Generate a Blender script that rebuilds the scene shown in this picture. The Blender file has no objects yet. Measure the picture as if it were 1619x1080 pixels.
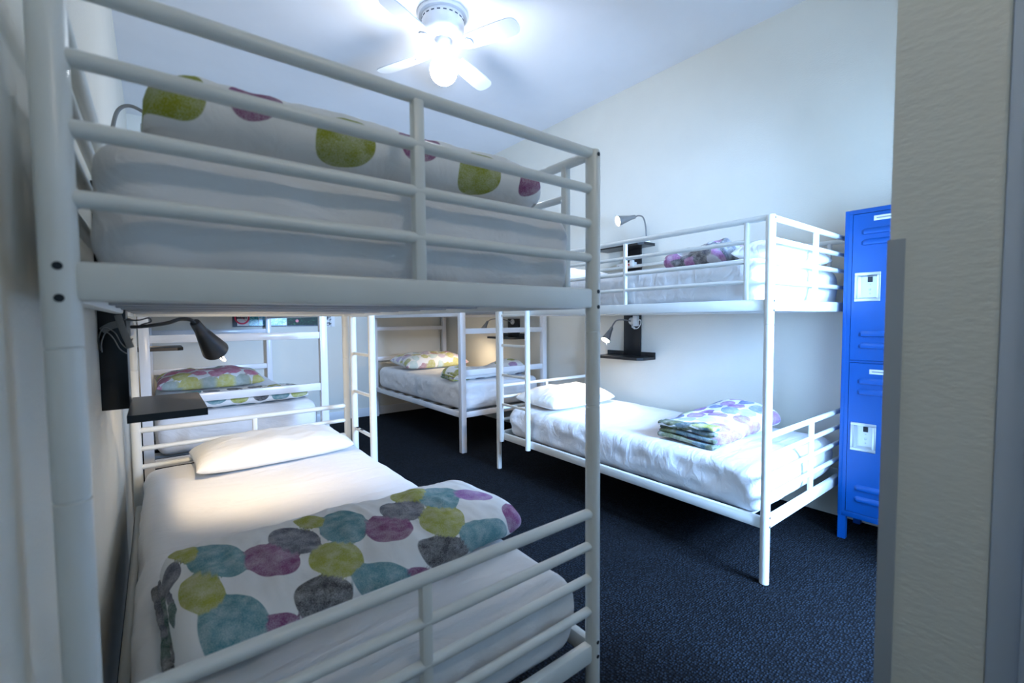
import bpy, bmesh, math, random
import numpy as np
from mathutils import Vector, Matrix, noise

SC = bpy.context.scene
COL = SC.collection
PI = math.pi
random.seed(4)

# ------------------------------------------------------------------ camera
F_PX, PITCH, YAW, ROLL = 714.327, -0.04852, 0.66705, -0.00793
CAM = Vector((-0.91192, -0.81073, 1.18067))
cf = Vector((math.sin(YAW) * math.cos(PITCH), math.cos(YAW) * math.cos(PITCH), math.sin(PITCH)))
cr = Vector((math.cos(YAW), -math.sin(YAW), 0))
cu = cr.cross(cf)
cr2 = cr * math.cos(ROLL) + cu * math.sin(ROLL)
cu2 = -cr * math.sin(ROLL) + cu * math.cos(ROLL)
cd = bpy.data.cameras.new('camera')
cam = bpy.data.objects.new('camera', cd)
COL.objects.link(cam)
m3 = Matrix((cr2, cu2, -cf)).transposed()
cam.matrix_world = Matrix.Translation(CAM) @ m3.to_4x4()
cd.sensor_width = 36.0
cd.lens = F_PX / 1619 * 36.0
cd.clip_start = 0.02
cd.dof.use_dof = True
cd.dof.focus_distance = 2.6
cd.dof.aperture_fstop = 3.2
SC.camera = cam

# ------------------------------------------------------------------ world, daylight, exposure
W = bpy.data.worlds.new('world')
SC.world = W
W.use_nodes = True
bg = W.node_tree.nodes['Background']
bg.inputs[0].default_value = (0.34, 0.64, 1.0, 1)
bg.inputs[1].default_value = 0.36
SC.view_settings.view_transform = 'Standard'
SC.view_settings.look = 'None'
SC.view_settings.gamma = 1
SC.view_settings.use_curve_mapping = False
SC.view_settings.exposure = 0.75
SC.cycles.use_denoising = True
SC.cycles.max_bounces = 8
SC.cycles.diffuse_bounces = 5
SC.cycles.sample_clamp_indirect = 8


def area_light(name, loc, target, size, power, color, shape='RECTANGLE', size_y=None):
    l = bpy.data.lights.new(name, 'AREA')
    l.shape = shape
    l.size = size
    l.size_y = size_y or size
    l.energy = power
    l.color = color
    o = bpy.data.objects.new(name, l)
    COL.objects.link(o)
    o.location = loc
    o.rotation_euler = (Vector(target) - Vector(loc)).to_track_quat('-Z', 'Y').to_euler()
    return o


# daylight outside an unseen front-wall window placed to fit the shadows, and the passage lamp behind the camera
area_light('window_daylight', (1.15, -1.75, 1.60), (1.25, 0.6, 0.55), 0.8, 235, (0.33, 0.57, 1.0))
area_light('passage_lamp', (-0.32, -1.4, 2.50), (-0.5, 0.1, 1.2), 0.16, 2.1, (1.0, 0.90, 0.76), 'DISK')

# ------------------------------------------------------------------ materials
def new_mat(name):
    m = bpy.data.materials.new(name)
    m.use_nodes = True
    nt = m.node_tree
    return m, nt, nt.nodes, nt.links, nt.nodes['Principled BSDF']


def mat(name, col, rough=0.5, metal=0.0, spec=0.5, bump=0.0, bscale=200.0, var=0.0, vscale=6.0, sheen=0.0):
    m, nt, N, L, b = new_mat(name)
    b.inputs['Base Color'].default_value = (*col, 1)
    b.inputs['Roughness'].default_value = rough
    b.inputs['Metallic'].default_value = metal
    b.inputs['Specular IOR Level'].default_value = spec
    b.inputs['Sheen Weight'].default_value = sheen
    tc = N.new('ShaderNodeTexCoord')
    if var:
        n = N.new('ShaderNodeTexNoise')
        n.inputs['Scale'].default_value = vscale
        n.inputs['Detail'].default_value = 4
        L.new(tc.outputs['Object'], n.inputs['Vector'])
        r = N.new('ShaderNodeValToRGB')
        r.color_ramp.elements[0].position = 0.3
        r.color_ramp.elements[1].position = 0.7
        r.color_ramp.elements[0].color = (*[c * (1 - var) for c in col], 1)
        r.color_ramp.elements[1].color = (*[min(1, c * (1 + var)) for c in col], 1)
        L.new(n.outputs['Fac'], r.inputs['Fac'])
        L.new(r.outputs['Color'], b.inputs['Base Color'])
    if bump:
        n = N.new('ShaderNodeTexNoise')
        n.inputs['Scale'].default_value = bscale
        n.inputs['Detail'].default_value = 3
        L.new(tc.outputs['Object'], n.inputs['Vector'])
        bp = N.new('ShaderNodeBump')
        bp.inputs['Strength'].default_value = bump
        bp.inputs['Distance'].default_value = 0.004
        L.new(n.outputs['Fac'], bp.inputs['Height'])
        L.new(bp.outputs['Normal'], b.inputs['Normal'])
    return m


def emis(name, col, s):
    m, nt, N, L, b = new_mat(name)
    b.inputs['Base Color'].default_value = (*col, 1)
    b.inputs['Emission Color'].default_value = (*col, 1)
    b.inputs['Emission Strength'].default_value = s
    return m


def carpet_mat():
    m, nt, N, L, b = new_mat('navy_loop_carpet')
    tc = N.new('ShaderNodeTexCoord')
    mp = N.new('ShaderNodeMapping')
    mp.inputs['Scale'].default_value = (1.0, 1.35, 1.0)
    L.new(tc.outputs['Object'], mp.inputs['Vector'])
    v = N.new('ShaderNodeTexVoronoi')
    v.inputs['Scale'].default_value = 82
    v.inputs['Randomness'].default_value = 0.55
    L.new(mp.outputs['Vector'], v.inputs['Vector'])
    n = N.new('ShaderNodeTexNoise')
    n.inputs['Scale'].default_value = 5
    n.inputs['Detail'].default_value = 5
    L.new(tc.outputs['Object'], n.inputs['Vector'])
    r = N.new('ShaderNodeValToRGB')
    r.color_ramp.elements[0].position = 0.05
    r.color_ramp.elements[0].color = (0.025, 0.037, 0.054, 1)
    r.color_ramp.elements[1].position = 0.55
    r.color_ramp.elements[1].color = (0.0030, 0.0042, 0.0066, 1)
    L.new(v.outputs['Distance'], r.inputs['Fac'])
    mx = N.new('ShaderNodeMixRGB')
    mx.blend_type = 'MULTIPLY'
    mx.inputs['Fac'].default_value = 0.5
    L.new(r.outputs['Color'], mx.inputs['Color1'])
    L.new(n.outputs['Fac'], mx.inputs['Color2'])
    L.new(mx.outputs['Color'], b.inputs['Base Color'])
    b.inputs['Roughness'].default_value = 0.95
    b.inputs['Specular IOR Level'].default_value = 0.15
    bp = N.new('ShaderNodeBump')
    bp.invert = True
    bp.inputs['Strength'].default_value = 1.0
    bp.inputs['Distance'].default_value = 0.009
    L.new(v.outputs['Distance'], bp.inputs['Height'])
    L.new(bp.outputs['Normal'], b.inputs['Normal'])
    return m


def plaster_mat(name, col, strength=0.25, scale=90):
    m, nt, N, L, b = new_mat(name)
    tc = N.new('ShaderNodeTexCoord')
    n = N.new('ShaderNodeTexNoise')
    n.inputs['Scale'].default_value = scale
    n.inputs['Detail'].default_value = 4
    mp = N.new('ShaderNodeMapping')
    mp.inputs['Scale'].default_value = (1.0, 0.6, 1.4)
    L.new(tc.outputs['Object'], mp.inputs['Vector'])
    L.new(mp.outputs['Vector'], n.inputs['Vector'])
    n2 = N.new('ShaderNodeTexNoise')
    n2.inputs['Scale'].default_value = 2.5
    n2.inputs['Detail'].default_value = 6
    L.new(tc.outputs['Object'], n2.inputs['Vector'])
    r = N.new('ShaderNodeValToRGB')
    r.color_ramp.elements[0].position = 0.3
    r.color_ramp.elements[1].position = 0.7
    r.color_ramp.elements[0].color = (*[c * 0.95 for c in col], 1)
    r.color_ramp.elements[1].color = (*col, 1)
    L.new(n2.outputs['Fac'], r.inputs['Fac'])
    L.new(r.outputs['Color'], b.inputs['Base Color'])
    b.inputs['Roughness'].default_value = 0.7
    b.inputs['Specular IOR Level'].default_value = 0.3
    bp = N.new('ShaderNodeBump')
    bp.inputs['Strength'].default_value = strength
    bp.inputs['Distance'].default_value = 0.006
    L.new(n.outputs['Fac'], bp.inputs['Height'])
    L.new(bp.outputs['Normal'], b.inputs['Normal'])
    return m


def sheet_mat(name, col):
    m, nt, N, L, b = new_mat(name)
    tc = N.new('ShaderNodeTexCoord')
    mp = N.new('ShaderNodeMapping')
    mp.inputs['Scale'].default_value = (1.0, 3.2, 2.0)
    mp.inputs['Rotation'].default_value = (0.2, 0.1, 0.9)
    L.new(tc.outputs['Object'], mp.inputs['Vector'])
    n = N.new('ShaderNodeTexNoise')
    n.inputs['Scale'].default_value = 4.5
    n.inputs['Detail'].default_value = 5
    n.inputs['Roughness'].default_value = 0.5
    n.inputs['Distortion'].default_value = 0.9
    L.new(mp.outputs['Vector'], n.inputs['Vector'])
    bp = N.new('ShaderNodeBump')
    bp.inputs['Strength'].default_value = 0.8
    bp.inputs['Distance'].default_value = 0.014
    L.new(n.outputs['Fac'], bp.inputs['Height'])
    L.new(bp.outputs['Normal'], b.inputs['Normal'])
    b.inputs['Base Color'].default_value = (*col, 1)
    b.inputs['Roughness'].default_value = 0.85
    b.inputs['Specular IOR Level'].default_value = 0.2
    b.inputs['Sheen Weight'].default_value = 0.15
    return m


def print_mat(name, base=(0.83, 0.83, 0.82), gain=1.0):
    """cotton printed with coloured pebbles: dot outline and colour come from mesh attributes"""
    m, nt, N, L, b = new_mat(name)
    a = N.new('ShaderNodeAttribute')
    a.attribute_name = 'dot_distance'
    c = N.new('ShaderNodeAttribute')
    c.attribute_name = 'dot_colour'
    tc = N.new('ShaderNodeTexCoord')
    sp = N.new('ShaderNodeTexNoise')
    sp.inputs['Scale'].default_value = 420
    sp.inputs['Detail'].default_value = 2
    L.new(tc.outputs['Object'], sp.inputs['Vector'])
    sp2 = N.new('ShaderNodeTexNoise')
    sp2.inputs['Scale'].default_value = 30
    sp2.inputs['Detail'].default_value = 4
    L.new(tc.outputs['Object'], sp2.inputs['Vector'])
    mr = N.new('ShaderNodeMapRange')
    mr.inputs['From Min'].default_value = -0.0009
    mr.inputs['From Max'].default_value = 0.0009
    mr.inputs['To Min'].default_value = 1
    mr.inputs['To Max'].default_value = 0
    L.new(a.outputs['Fac'], mr.inputs['Value'])
    # speckle: lighten the ink where the fine noise is high
    add = N.new('ShaderNodeMath')
    add.operation = 'ADD'
    L.new(sp.outputs['Fac'], add.inputs[0])
    L.new(sp2.outputs['Fac'], add.inputs[1])
    rs = N.new('ShaderNodeMapRange')
    rs.inputs['From Min'].default_value = 0.80
    rs.inputs['From Max'].default_value = 1.35
    rs.inputs['To Min'].default_value = 0.0
    rs.inputs['To Max'].default_value = 0.45
    L.new(add.outputs[0], rs.inputs['Value'])
    lt = N.new('ShaderNodeMixRGB')
    lt.inputs['Color2'].default_value = (*base, 1)
    L.new(rs.outputs['Result'], lt.inputs['Fac'])
    L.new(c.outputs['Color'], lt.inputs['Color1'])
    mx = N.new('ShaderNodeMixRGB')
    mx.inputs['Color1'].default_value = (*base, 1)
    L.new(mr.outputs['Result'], mx.inputs['Fac'])
    L.new(lt.outputs['Color'], mx.inputs['Color2'])
    L.new(mx.outputs['Color'], b.inputs['Base Color'])
    b.inputs['Roughness'].default_value = 0.85
    b.inputs['Specular IOR Level'].default_value = 0.2
    n = N.new('ShaderNodeTexNoise')
    n.inputs['Scale'].default_value = 16
    n.inputs['Detail'].default_value = 4
    n.inputs['Distortion'].default_value = 0.7
    L.new(tc.outputs['Object'], n.inputs['Vector'])
    bp = N.new('ShaderNodeBump')
    bp.inputs['Strength'].default_value = 0.5
    bp.inputs['Distance'].default_value = 0.006
    L.new(n.outputs['Fac'], bp.inputs['Height'])
    L.new(bp.outputs['Normal'], b.inputs['Normal'])
    return m


def picture_mat(name, cols, scale, detail=6, rough=0.25):
    m, nt, N, L, b = new_mat(name)
    tc = N.new('ShaderNodeTexCoord')
    n = N.new('ShaderNodeTexNoise')
    n.inputs['Scale'].default_value = scale
    n.inputs['Detail'].default_value = detail
    n.inputs['Roughness'].default_value = 0.7
    L.new(tc.outputs['Object'], n.inputs['Vector'])
    r = N.new('ShaderNodeValToRGB')
    els = r.color_ramp.elements
    for i, (p, c) in enumerate(cols):
        e = els[i] if i < 2 else els.new(p)
        e.position = p
        e.color = (*c, 1)
    L.new(n.outputs['Fac'], r.inputs['Fac'])
    L.new(r.outputs['Color'], b.inputs['Base Color'])
    b.inputs['Roughness'].default_value = rough
    return m


M = {}
M['wall'] = plaster_mat('warm_white_wall_paint', (0.77, 0.745, 0.66), 0.18, 120)
M['ceiling'] = plaster_mat('white_ceiling_paint', (0.86, 0.86, 0.88), 0.05, 60)
M['stub'] = plaster_mat('rough_plaster_paint', (0.84, 0.85, 0.79), 0.22, 80)
M['carpet'] = carpet_mat()
M['trim'] = mat('white_trim_gloss', (0.74, 0.76, 0.78), 0.35)
M['door_trim'] = mat('pale_blue_door_paint', (0.56, 0.64, 0.76), 0.4)
M['guard'] = mat('grey_corner_guard_metal', (0.44, 0.49, 0.54), 0.45, 0.1)
M['white_metal'] = mat('white_powder_coated_steel', (0.76, 0.77, 0.73), 0.32, 0.0, 0.5, var=0.03, vscale=9)
M['gloss_white'] = mat('glossy_white_painted_steel', (0.80, 0.80, 0.82), 0.22, 0.0, 0.5, var=0.02, vscale=7)
M['bolt'] = mat('dark_bolt_recess', (0.025, 0.03, 0.035), 0.4, 0.6)
M['slat'] = mat('grey_base_slat', (0.45, 0.46, 0.47), 0.6)
M['sheet'] = sheet_mat('white_cotton_sheet', (0.80, 0.80, 0.81))
M['pillowcase'] = sheet_mat('white_cotton_pillowcase', (0.84, 0.83, 0.80))
M['print'] = print_mat('pebble_print_cotton')
M['black'] = mat('black_laminate', (0.012, 0.012, 0.013), 0.30, var=0.2, vscale=12)
M['lamp_metal'] = mat('brushed_grey_lamp_metal', (0.30, 0.30, 0.30), 0.35, 0.85)
M['lamp_dark'] = mat('dark_grey_lamp_metal', (0.13, 0.13, 0.135), 0.38, 0.7)
M['white_plastic'] = mat('white_plastic', (0.80, 0.80, 0.78), 0.35)
M['red_plastic'] = mat('red_plastic', (0.6, 0.02, 0.02), 0.3)
M['strap'] = mat('grey_webbing_strap', (0.34, 0.33, 0.31), 0.8, bump=0.3, bscale=300)
M['string'] = mat('white_cord', (0.9, 0.9, 0.88), 0.6)
M['bulb_warm'] = emis('warm_bulb_glow', (1.0, 0.86, 0.62), 30)
M['bulb_bright'] = emis('bright_bulb_glow', (1.0, 0.88, 0.68), 30)
M['globe'] = emis('lit_fan_globe', (0.86, 0.91, 1.0), 54)
M['fan'] = mat('white_fan_enamel', (0.80, 0.81, 0.83), 0.3)
M['vent'] = mat('dark_fan_vent_gap', (0.05, 0.07, 0.10), 0.5)
M['locker'] = mat('royal_blue_locker_enamel', (0.001, 0.072, 0.31), 0.34, 0.0, 0.5, var=0.05, vscale=5)
M['chrome'] = mat('stamped_silver_steel', (0.62, 0.64, 0.66), 0.33, 0.75)
M['dark'] = mat('dark_gap', (0.01, 0.012, 0.016), 0.6)
M['label_card'] = mat('pale_label_card', (0.72, 0.74, 0.76), 0.4, 0.2)
M['ink'] = mat('grey_ink_print', (0.25, 0.27, 0.30), 0.6)
M['paper'] = mat('white_paper', (0.85, 0.85, 0.85), 0.6)
M['red_ink'] = mat('red_sign_print', (0.75, 0.03, 0.10), 0.4)
M['black_ink'] = mat('black_sign_print', (0.015, 0.02, 0.04), 0.4)
M['teal_photo'] = picture_mat('teal_water_photo', [(0.35, (0.01, 0.12, 0.15)), (0.62, (0.25, 0.6, 0.6)), (0.5, (0.02, 0.3, 0.33))], 38)
M['blue_photo'] = picture_mat('pale_blue_sea_photo', [(0.35, (0.03, 0.16, 0.30)), (0.62, (0.7, 0.82, 0.88)), (0.5, (0.12, 0.42, 0.58))], 14)
M['green_photo'] = picture_mat('dark_jungle_photo', [(0.54, (0.003, 0.02, 0.012)), (0.75, (0.14, 0.32, 0.15)), (0.63, (0.01, 0.11, 0.04))], 55, rough=.55)
M['paper_black'] = picture_mat('black_speckled_notice', [(0.48, (0.02, 0.02, 0.02)), (0.52, (0.8, 0.8, 0.8))], 40)

# ------------------------------------------------------------------ mesh builder (world coordinates)
WM = {}   # object name -> world matrix


class MB:
    def __init__(self):
        self.v = []
        self.f = []

    def add(self, vs, fs):
        o = len(self.v)
        self.v.extend([tuple(p) for p in vs])
        self.f.extend([tuple(i + o for i in q) for q in fs])
        return self

    def box(self, a, b, bev=0.0):
        x0, y0, z0 = [min(p, q) for p, q in zip(a, b)]
        x1, y1, z1 = [max(p, q) for p, q in zip(a, b)]
        if bev <= 0:
            vs = [(x0, y0, z0), (x1, y0, z0), (x1, y1, z0), (x0, y1, z0),
                  (x0, y0, z1), (x1, y0, z1), (x1, y1, z1), (x0, y1, z1)]
            fs = [(0, 3, 2, 1), (4, 5, 6, 7), (0, 1, 5, 4), (1, 2, 6, 5), (2, 3, 7, 6), (3, 0, 4, 7)]
            return self.add(vs, fs)
        bm = bmesh.new()
        bmesh.ops.create_cube(bm, size=1)
        for v in bm.verts:
            v.co = Vector(((x0 + x1) / 2 + v.co.x * (x1 - x0), (y0 + y1) / 2 + v.co.y * (y1 - y0), (z0 + z1) / 2 + v.co.z * (z1 - z0)))
        bev = min(bev, 0.49 * min(x1 - x0, y1 - y0, z1 - z0))
        bmesh.ops.bevel(bm, geom=bm.edges[:], offset=bev, segments=2, affect='EDGES', profile=0.5)
        bm.verts.index_update()
        self.add([v.co[:] for v in bm.verts], [[v.index for v in f.verts] for f in bm.faces])
        bm.free()
        return self

    def path(self, pts, r, n=12, rb=None, cap=True):
        """swept tube; rb = second radius (binormal) for flat straps; r may be a list"""
        pts = [Vector(p) for p in pts]
        k = len(pts)
        rs = r if isinstance(r, (list, tuple)) else [r] * k
        vs = []
        t0 = (pts[1] - pts[0]).normalized()
        ref = Vector((0, 0, 1)) if abs(t0.z) < 0.9 else Vector((0, 1, 0))
        nrm = t0.cross(ref).normalized()
        for i, p in enumerate(pts):
            if i == 0:
                t = t0
            elif i == k - 1:
                t = (pts[i] - pts[i - 1]).normalized()
            else:
                t = (pts[i + 1] - pts[i - 1]).normalized()
            nrm = (nrm - t * nrm.dot(t)).normalized()
            bn = t.cross(nrm)
            for j in range(n):
                a = 2 * PI * j / n
                vs.append(p + nrm * (math.cos(a) * rs[i]) + bn * (math.sin(a) * (rb if rb else rs[i])))
        fs = []
        for i in range(k - 1):
            for j in range(n):
                a, b = i * n + j, i * n + (j + 1) % n
                fs.append((a, b, b + n, a + n))
        if cap:
            fs.append(tuple(range(n - 1, -1, -1)))
            fs.append(tuple(range((k - 1) * n, k * n)))
        return self.add(vs, fs)

    def tube(self, a, b, r, n=14):
        return self.path([a, b], r, n)

    def lathe(self, prof, origin, axis=(0, 0, 1), n=24, cap=True):
        ax = Vector(axis).normalized()
        ref = Vector((0, 0, 1)) if abs(ax.z) < 0.9 else Vector((1, 0, 0))
        e1 = ax.cross(ref).normalized()
        e2 = ax.cross(e1)
        o = Vector(origin)
        vs = []
        for r, z in prof:
            for j in range(n):
                a = 2 * PI * j / n
                vs.append(o + ax * z + e1 * (math.cos(a) * r) + e2 * (math.sin(a) * r))
        fs = []
        for i in range(len(prof) - 1):
            for j in range(n):
                a, b = i * n + j, i * n + (j + 1) % n
                fs.append((a, b, b + n, a + n))
        if cap:
            fs.append(tuple(range(n - 1, -1, -1)))
            fs.append(tuple(range((len(prof) - 1) * n, len(prof) * n)))
        return self.add(vs, fs)

    def prism(self, poly, z0, z1):
        n = len(poly)
        vs = [(x, y, z0) for x, y in poly] + [(x, y, z1) for x, y in poly]
        fs = [tuple(range(n - 1, -1, -1)), tuple(range(n, 2 * n))]
        for i in range(n):
            fs.append((i, (i + 1) % n, n + (i + 1) % n, n + i))
        return self.add(vs, fs)

    def build(self, name, material, parent=None, T=None, smooth=True, ang=0.6, fixn=True):
        v = np.array(self.v, dtype=float)
        if T is not None:
            v = T(v)
        if parent is not None:
            inv = np.array(WM[parent.name].inverted())
            v = v @ inv[:3, :3].T + inv[:3, 3]
        me = bpy.data.meshes.new(name)
        me.from_pydata([tuple(p) for p in v], [], self.f)
        if fixn:
            bm = bmesh.new()
            bm.from_mesh(me)
            bmesh.ops.recalc_face_normals(bm, faces=bm.faces[:])
            bm.to_mesh(me)
            bm.free()
        if smooth:
            me.polygons.foreach_set('use_smooth', [True] * len(me.polygons))
            me.set_sharp_from_angle(angle=ang)
        me.materials.append(material)
        o = bpy.data.objects.new(name, me)
        COL.objects.link(o)
        if parent is not None:
            o.parent = parent
            WM[o.name] = WM[parent.name]
        else:
            WM[o.name] = Matrix.Identity(4)
        return o


def tag(o, label=None, cat=None, group=None, kind=None):
    if label:
        o['label'] = label
    if cat:
        o['category'] = cat
    if group:
        o['group'] = group
    if kind:
        o['kind'] = kind
    return o


def thing(name, label, cat, loc, rotz=0.0, group=None):
    o = bpy.data.objects.new(name, None)
    o.empty_display_size = 0.1
    COL.objects.link(o)
    o.location = loc
    o.rotation_euler = (0, 0, rotz)
    WM[o.name] = Matrix.Translation(Vector(loc)) @ Matrix.Rotation(rotz, 4, 'Z')
    return tag(o, label, cat, group)


def structure(name, mb, material, label=None, parent=None):
    o = mb.build(name, material, parent)
    if parent is None:
        o['kind'] = 'structure'
    if label:
        o['label'] = label
    return o


# ------------------------------------------------------------------ the room
XL, XR, YB, ZC = -1.055, 2.235, 4.67, 3.09
YF0, YF1, XD = -0.73, -0.597, 0.088      # front wall (two faces) and the doorway's right edge
structure('floor', MB().box((XL - .15, -3.2, -.08), (XR + .15, YB + .15, 0)), M['carpet'], 'dark navy looped carpet')
structure('ceiling', MB().box((XL - .15, YF0, ZC), (XR + .15, YB + .15, ZC + .1)), M['ceiling'], 'plain white ceiling')
structure('wall_left', MB().box((XL - .15, -3.2, 0), (XL, YB + .15, ZC)), M['wall'], 'white painted wall beside the nearest bunk')
structure('wall_right', MB().box((XR, YF0, 0), (XR + .15, YB + .15, ZC)), M['wall'], 'white painted wall behind the right-hand bunk')
structure('wall_back', MB().box((XL, YB, 0), (XR, YB + .15, ZC)), M['wall'], 'white painted far wall with posters')
fw = MB()
WX0, WX1, WZ0, WZ1 = 0.62, 1.62, 0.16, 2.10  # unseen window opening, placed and sized to match the floor shadows
fw.box((XD, YF0, 0), (WX0, YF1, ZC))
fw.box((WX1, YF0, 0), (XR, YF1, ZC))
fw.box((WX0, YF0, 0), (WX1, YF1, WZ0))
fw.box((WX0, YF0, WZ1), (WX1, YF1, ZC))
fw.box((XL, YF0, 2.12), (XD, YF1, ZC))
structure('wall_front', fw, M['stub'], 'rough plastered end of the front wall at the doorway')
structure('wall_light_block', MB().box((.34, -3.2, 0), (.44, YF0, 2.7)), M['stub'], 'unseen plastered wall added to block light from the doorway')  # added out of view to keep the window lamp off the doorway
structure('ceiling_light_block', MB().box((XL - .15, -3.2, 2.7), (.44, YF0, 2.8)), M['ceiling'], 'unseen ceiling added to block sky light over the passage')  # added out of view so less sky light reaches the foreground
wf = MB()
for a, b in (((WX0, YF0 + .03, WZ0), (WX0 + .04, YF1 - .03, WZ1)), ((WX1 - .04, YF0 + .03, WZ0), (WX1, YF1 - .03, WZ1)),
             ((WX0 + .04, YF0 + .03, WZ0), (WX1 - .04, YF1 - .03, WZ0 + .04)), ((WX0 + .04, YF0 + .03, WZ1 - .04), (WX1 - .04, YF1 - .03, WZ1))):
    wf.box(a, b, .004)
structure('window_unseen', wf, M['trim'], 'unseen white window frame, placed to match the carpet shadows')
structure('baseboard_back', MB().box((XL, YB - .014, 0), (XR, YB, .105), .004), M['trim'], 'white skirting along the far wall')
structure('trim_1', MB().box((XD - .004, YF0 - .001, 0), (XD + .05, YF0 - .036, 2.12), .003), M['door_trim'], 'pale blue door lining at the right edge')
structure('trim_2', MB().box((XD - .018, YF0 - .036, 0), (XD + .10, YF0 - .34, 2.16), .004), M['door_trim'], 'pale blue door casing at the far right edge')
cg = MB()
cg.box((XD - .003, YF1 - .021, 0), (XD, YF1 + .003, 1.312))
cg.box((XD, YF1, 0), (XD + .024, YF1 + .003, 1.312))
tag(cg.build('corner_guard', M['guard']), 'grey metal corner guard on the plaster wall end, stopping below the top', 'corner guard')

# ------------------------------------------------------------------ round-tube bunk beds
BW, BL = 1.00515, 2.00079
T1, T2, T3, T4, UB = 1.6093, 1.5178, 1.4292, 1.3402, 1.208
L1, L2, L3, L4, LB = 0.6582, 0.5689, 0.4796, 0.3886, 0.2476
FH = 0.052      # height of the flat side tubes


def xform(ox, oy, yaw, sx):
    c, s = math.cos(yaw), math.sin(yaw)

    def T(v):
        x, y = v[:, 0] * sx, v[:, 1]
        return np.stack([ox + c * x - s * y, oy + s * x + c * y, v[:, 2]], 1)
    return T


def tube_bunk(label, ox, oy, yaw, sx, group, lad):
    T = xform(ox, oy, yaw, sx)
    mt = M['white_metal']
    root = thing('bunk_bed', label, 'bunk bed', (ox, oy, 0), yaw, group)
    R = .0195
    prof = [(R * .8, 0.0), (R, .004)]
    for zj in (.951, 1.148):
        prof += [(R, zj - .002), (R * .90, zj - .001), (R * .90, zj + .001), (R, zj + .002)]
    prof += [(R, 1.612), (R * .85, 1.619), (R * .4, 1.62)]
    for (u, v) in ((0, 0), (BW, 0), (0, BL), (BW, BL)):
        p = MB().lathe(prof, (u, v, 0), n=24).build('post', mt, root, T)
        if v == 0:
            zs = [1.252, 1.212, .303, .263] + ([1.605] if u == 0 else [])
            for zb in zs:
                MB().lathe([(.0052, 0), (.0052, .0012)], (u, v - R + .0004, zb), (0, -1, 0), 12).build('bolt', M['bolt'], p, T)
    # end panels
    for v in (0, BL):
        for z, r in ((T1, .0135), (T2, .0118), (T3, .0118), (T4, .0118), (L1, .0135), (L2, .0118), (L3, .0118), (L4, .0118)):
            MB().tube((.012, v, z), (BW - .012, v, z), r).build('end_rail', mt, root, T)
        MB().box((BW / 2 - .012, v - .011, UB + FH - .004), (BW / 2 + .012, v + .011, T1), .005).build('upright', mt, root, T)
        MB().box((BW / 2 - .012, v - .011, LB + FH - .004), (BW / 2 + .012, v + .011, L1), .005).build('upright', mt, root, T)
        for zb in (UB, LB):
            MB().box((.014, v - .014, zb), (BW - .014, v + .014, zb + FH), .008).build('end_beam', mt, root, T)
    # side beams
    for u in (0, BW):
        for zb in (UB, LB):
            MB().box((u - .013, .014, zb), (u + .013, BL - .014, zb + FH), .007).build('side_beam', mt, root, T)
    # guard rails on both long sides of the upper bed
    for u, end in ((0, 1.50), (BW, BL - .11)):
        MB().tube((u, .012, T1), (u, BL - .012, T1), .0135).build('guard_rail', mt, root, T)
        for z in (T2, T3, T4):
            MB().tube((u, .10, z), (u, end, z), .0105).build('guard_rail', mt, root, T)
        for vv in (.10, .77, end):
            MB().box((u - .010, vv - .010, UB + FH - .003), (u + .010, vv + .010, T1), .004).build('upright', mt, root, T)
    # ladder on the open side near the far end
    xo, y0, y1 = lad
    lad_o = MB().path([(xo, y0, .238), (xo, y0, T1 + .02), (xo + .012, y0, T1 + .04)], .0195, 14).build('ladder', mt, root, T)
    MB().path([(xo, y1, .238), (xo, y1, T1 + .02), (xo + .012, y1, T1 + .04)], .0195, 14).build('stile', mt, lad_o, T)
    for z in (.53, .757, .985, 1.212, 1.44):
        MB().box((xo - .008, y0, z - .009), (xo + .008, y1, z + .009), .004).build('rung', mt, lad_o, T)
    if sx < 0:
        for ya, yb in ((1.86, 1.895), (1.79, 1.83)):
            MB().box((xo - .0085, ya, .5385), (xo + .0085, yb, .5405), .001).build('grip_patch', M['dark'], lad_o, T)
    # slats
    for zb in (UB + .012, LB + .012):
        for k in range(9):
            y = .12 + k * (BL - .24) / 8
            MB().box((.012, y - .03, zb), (BW - .012, y + .03, zb + .012)).build('slat', M['slat'], root, T)
    return T


TA = tube_bunk('white tubular steel bunk bed against the left wall, nearest the camera', 0, 0, 0, -1,
               'white steel bunk beds', (-.022, 1.93, 1.63))
BX, BY, BYAW = 1.16758, 0.03572, -0.01263
TB = tube_bunk('white tubular steel bunk bed along the right wall beside the blue locker', BX, BY, BYAW, 1,
               'white steel bunk beds', (-.027, 1.93, 1.61))


# ------------------------------------------------------------------ square-tube bunk beds at the back
def square_bunk(label, x0, x1, y0, y1, open_right):
    mt = M['gloss_white']
    root = thing('bunk_bed', label, 'bunk bed', ((x0 + x1) / 2, (y0 + y1) / 2, 0), 0, 'white steel bunk beds')
    h = .025
    for x in (x0, x1):
        for y in (y0, y1):
            MB().box((x - h, y - h, 0), (x + h, y + h, 1.74), .003).build('post', mt, root)
    for y in (y0, y1):
        for zc, hh in ((.335, .024), (.710, .026), (1.080, .024), (1.40, .022), (1.70, .024)):
            MB().box((x0 + h, y - .016, zc - hh), (x1 - h, y + .016, zc + hh), .003).build('end_rail', mt, root)
    for x in (x0, x1):
        for zc in (.335, 1.235):
            MB().box((x - .016, y0 + h, zc - .024), (x + .016, y1 - h, zc + .024), .003).build('side_rail', mt, root)
        MB().box((x - .014, y0 + h, 1.55), (x + .014, y1 - h, 1.585), .003).build('guard_rail', mt, root)
    for zb in (.335, 1.235):
        for k in range(8):
            y = y0 + .15 + k * (y1 - y0 - .3) / 7
            MB().box((x0 + .016, y - .04, zb + .004), (x1 - .016, y + .04, zb + .022)).build('slat', M['slat'], root)


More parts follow.
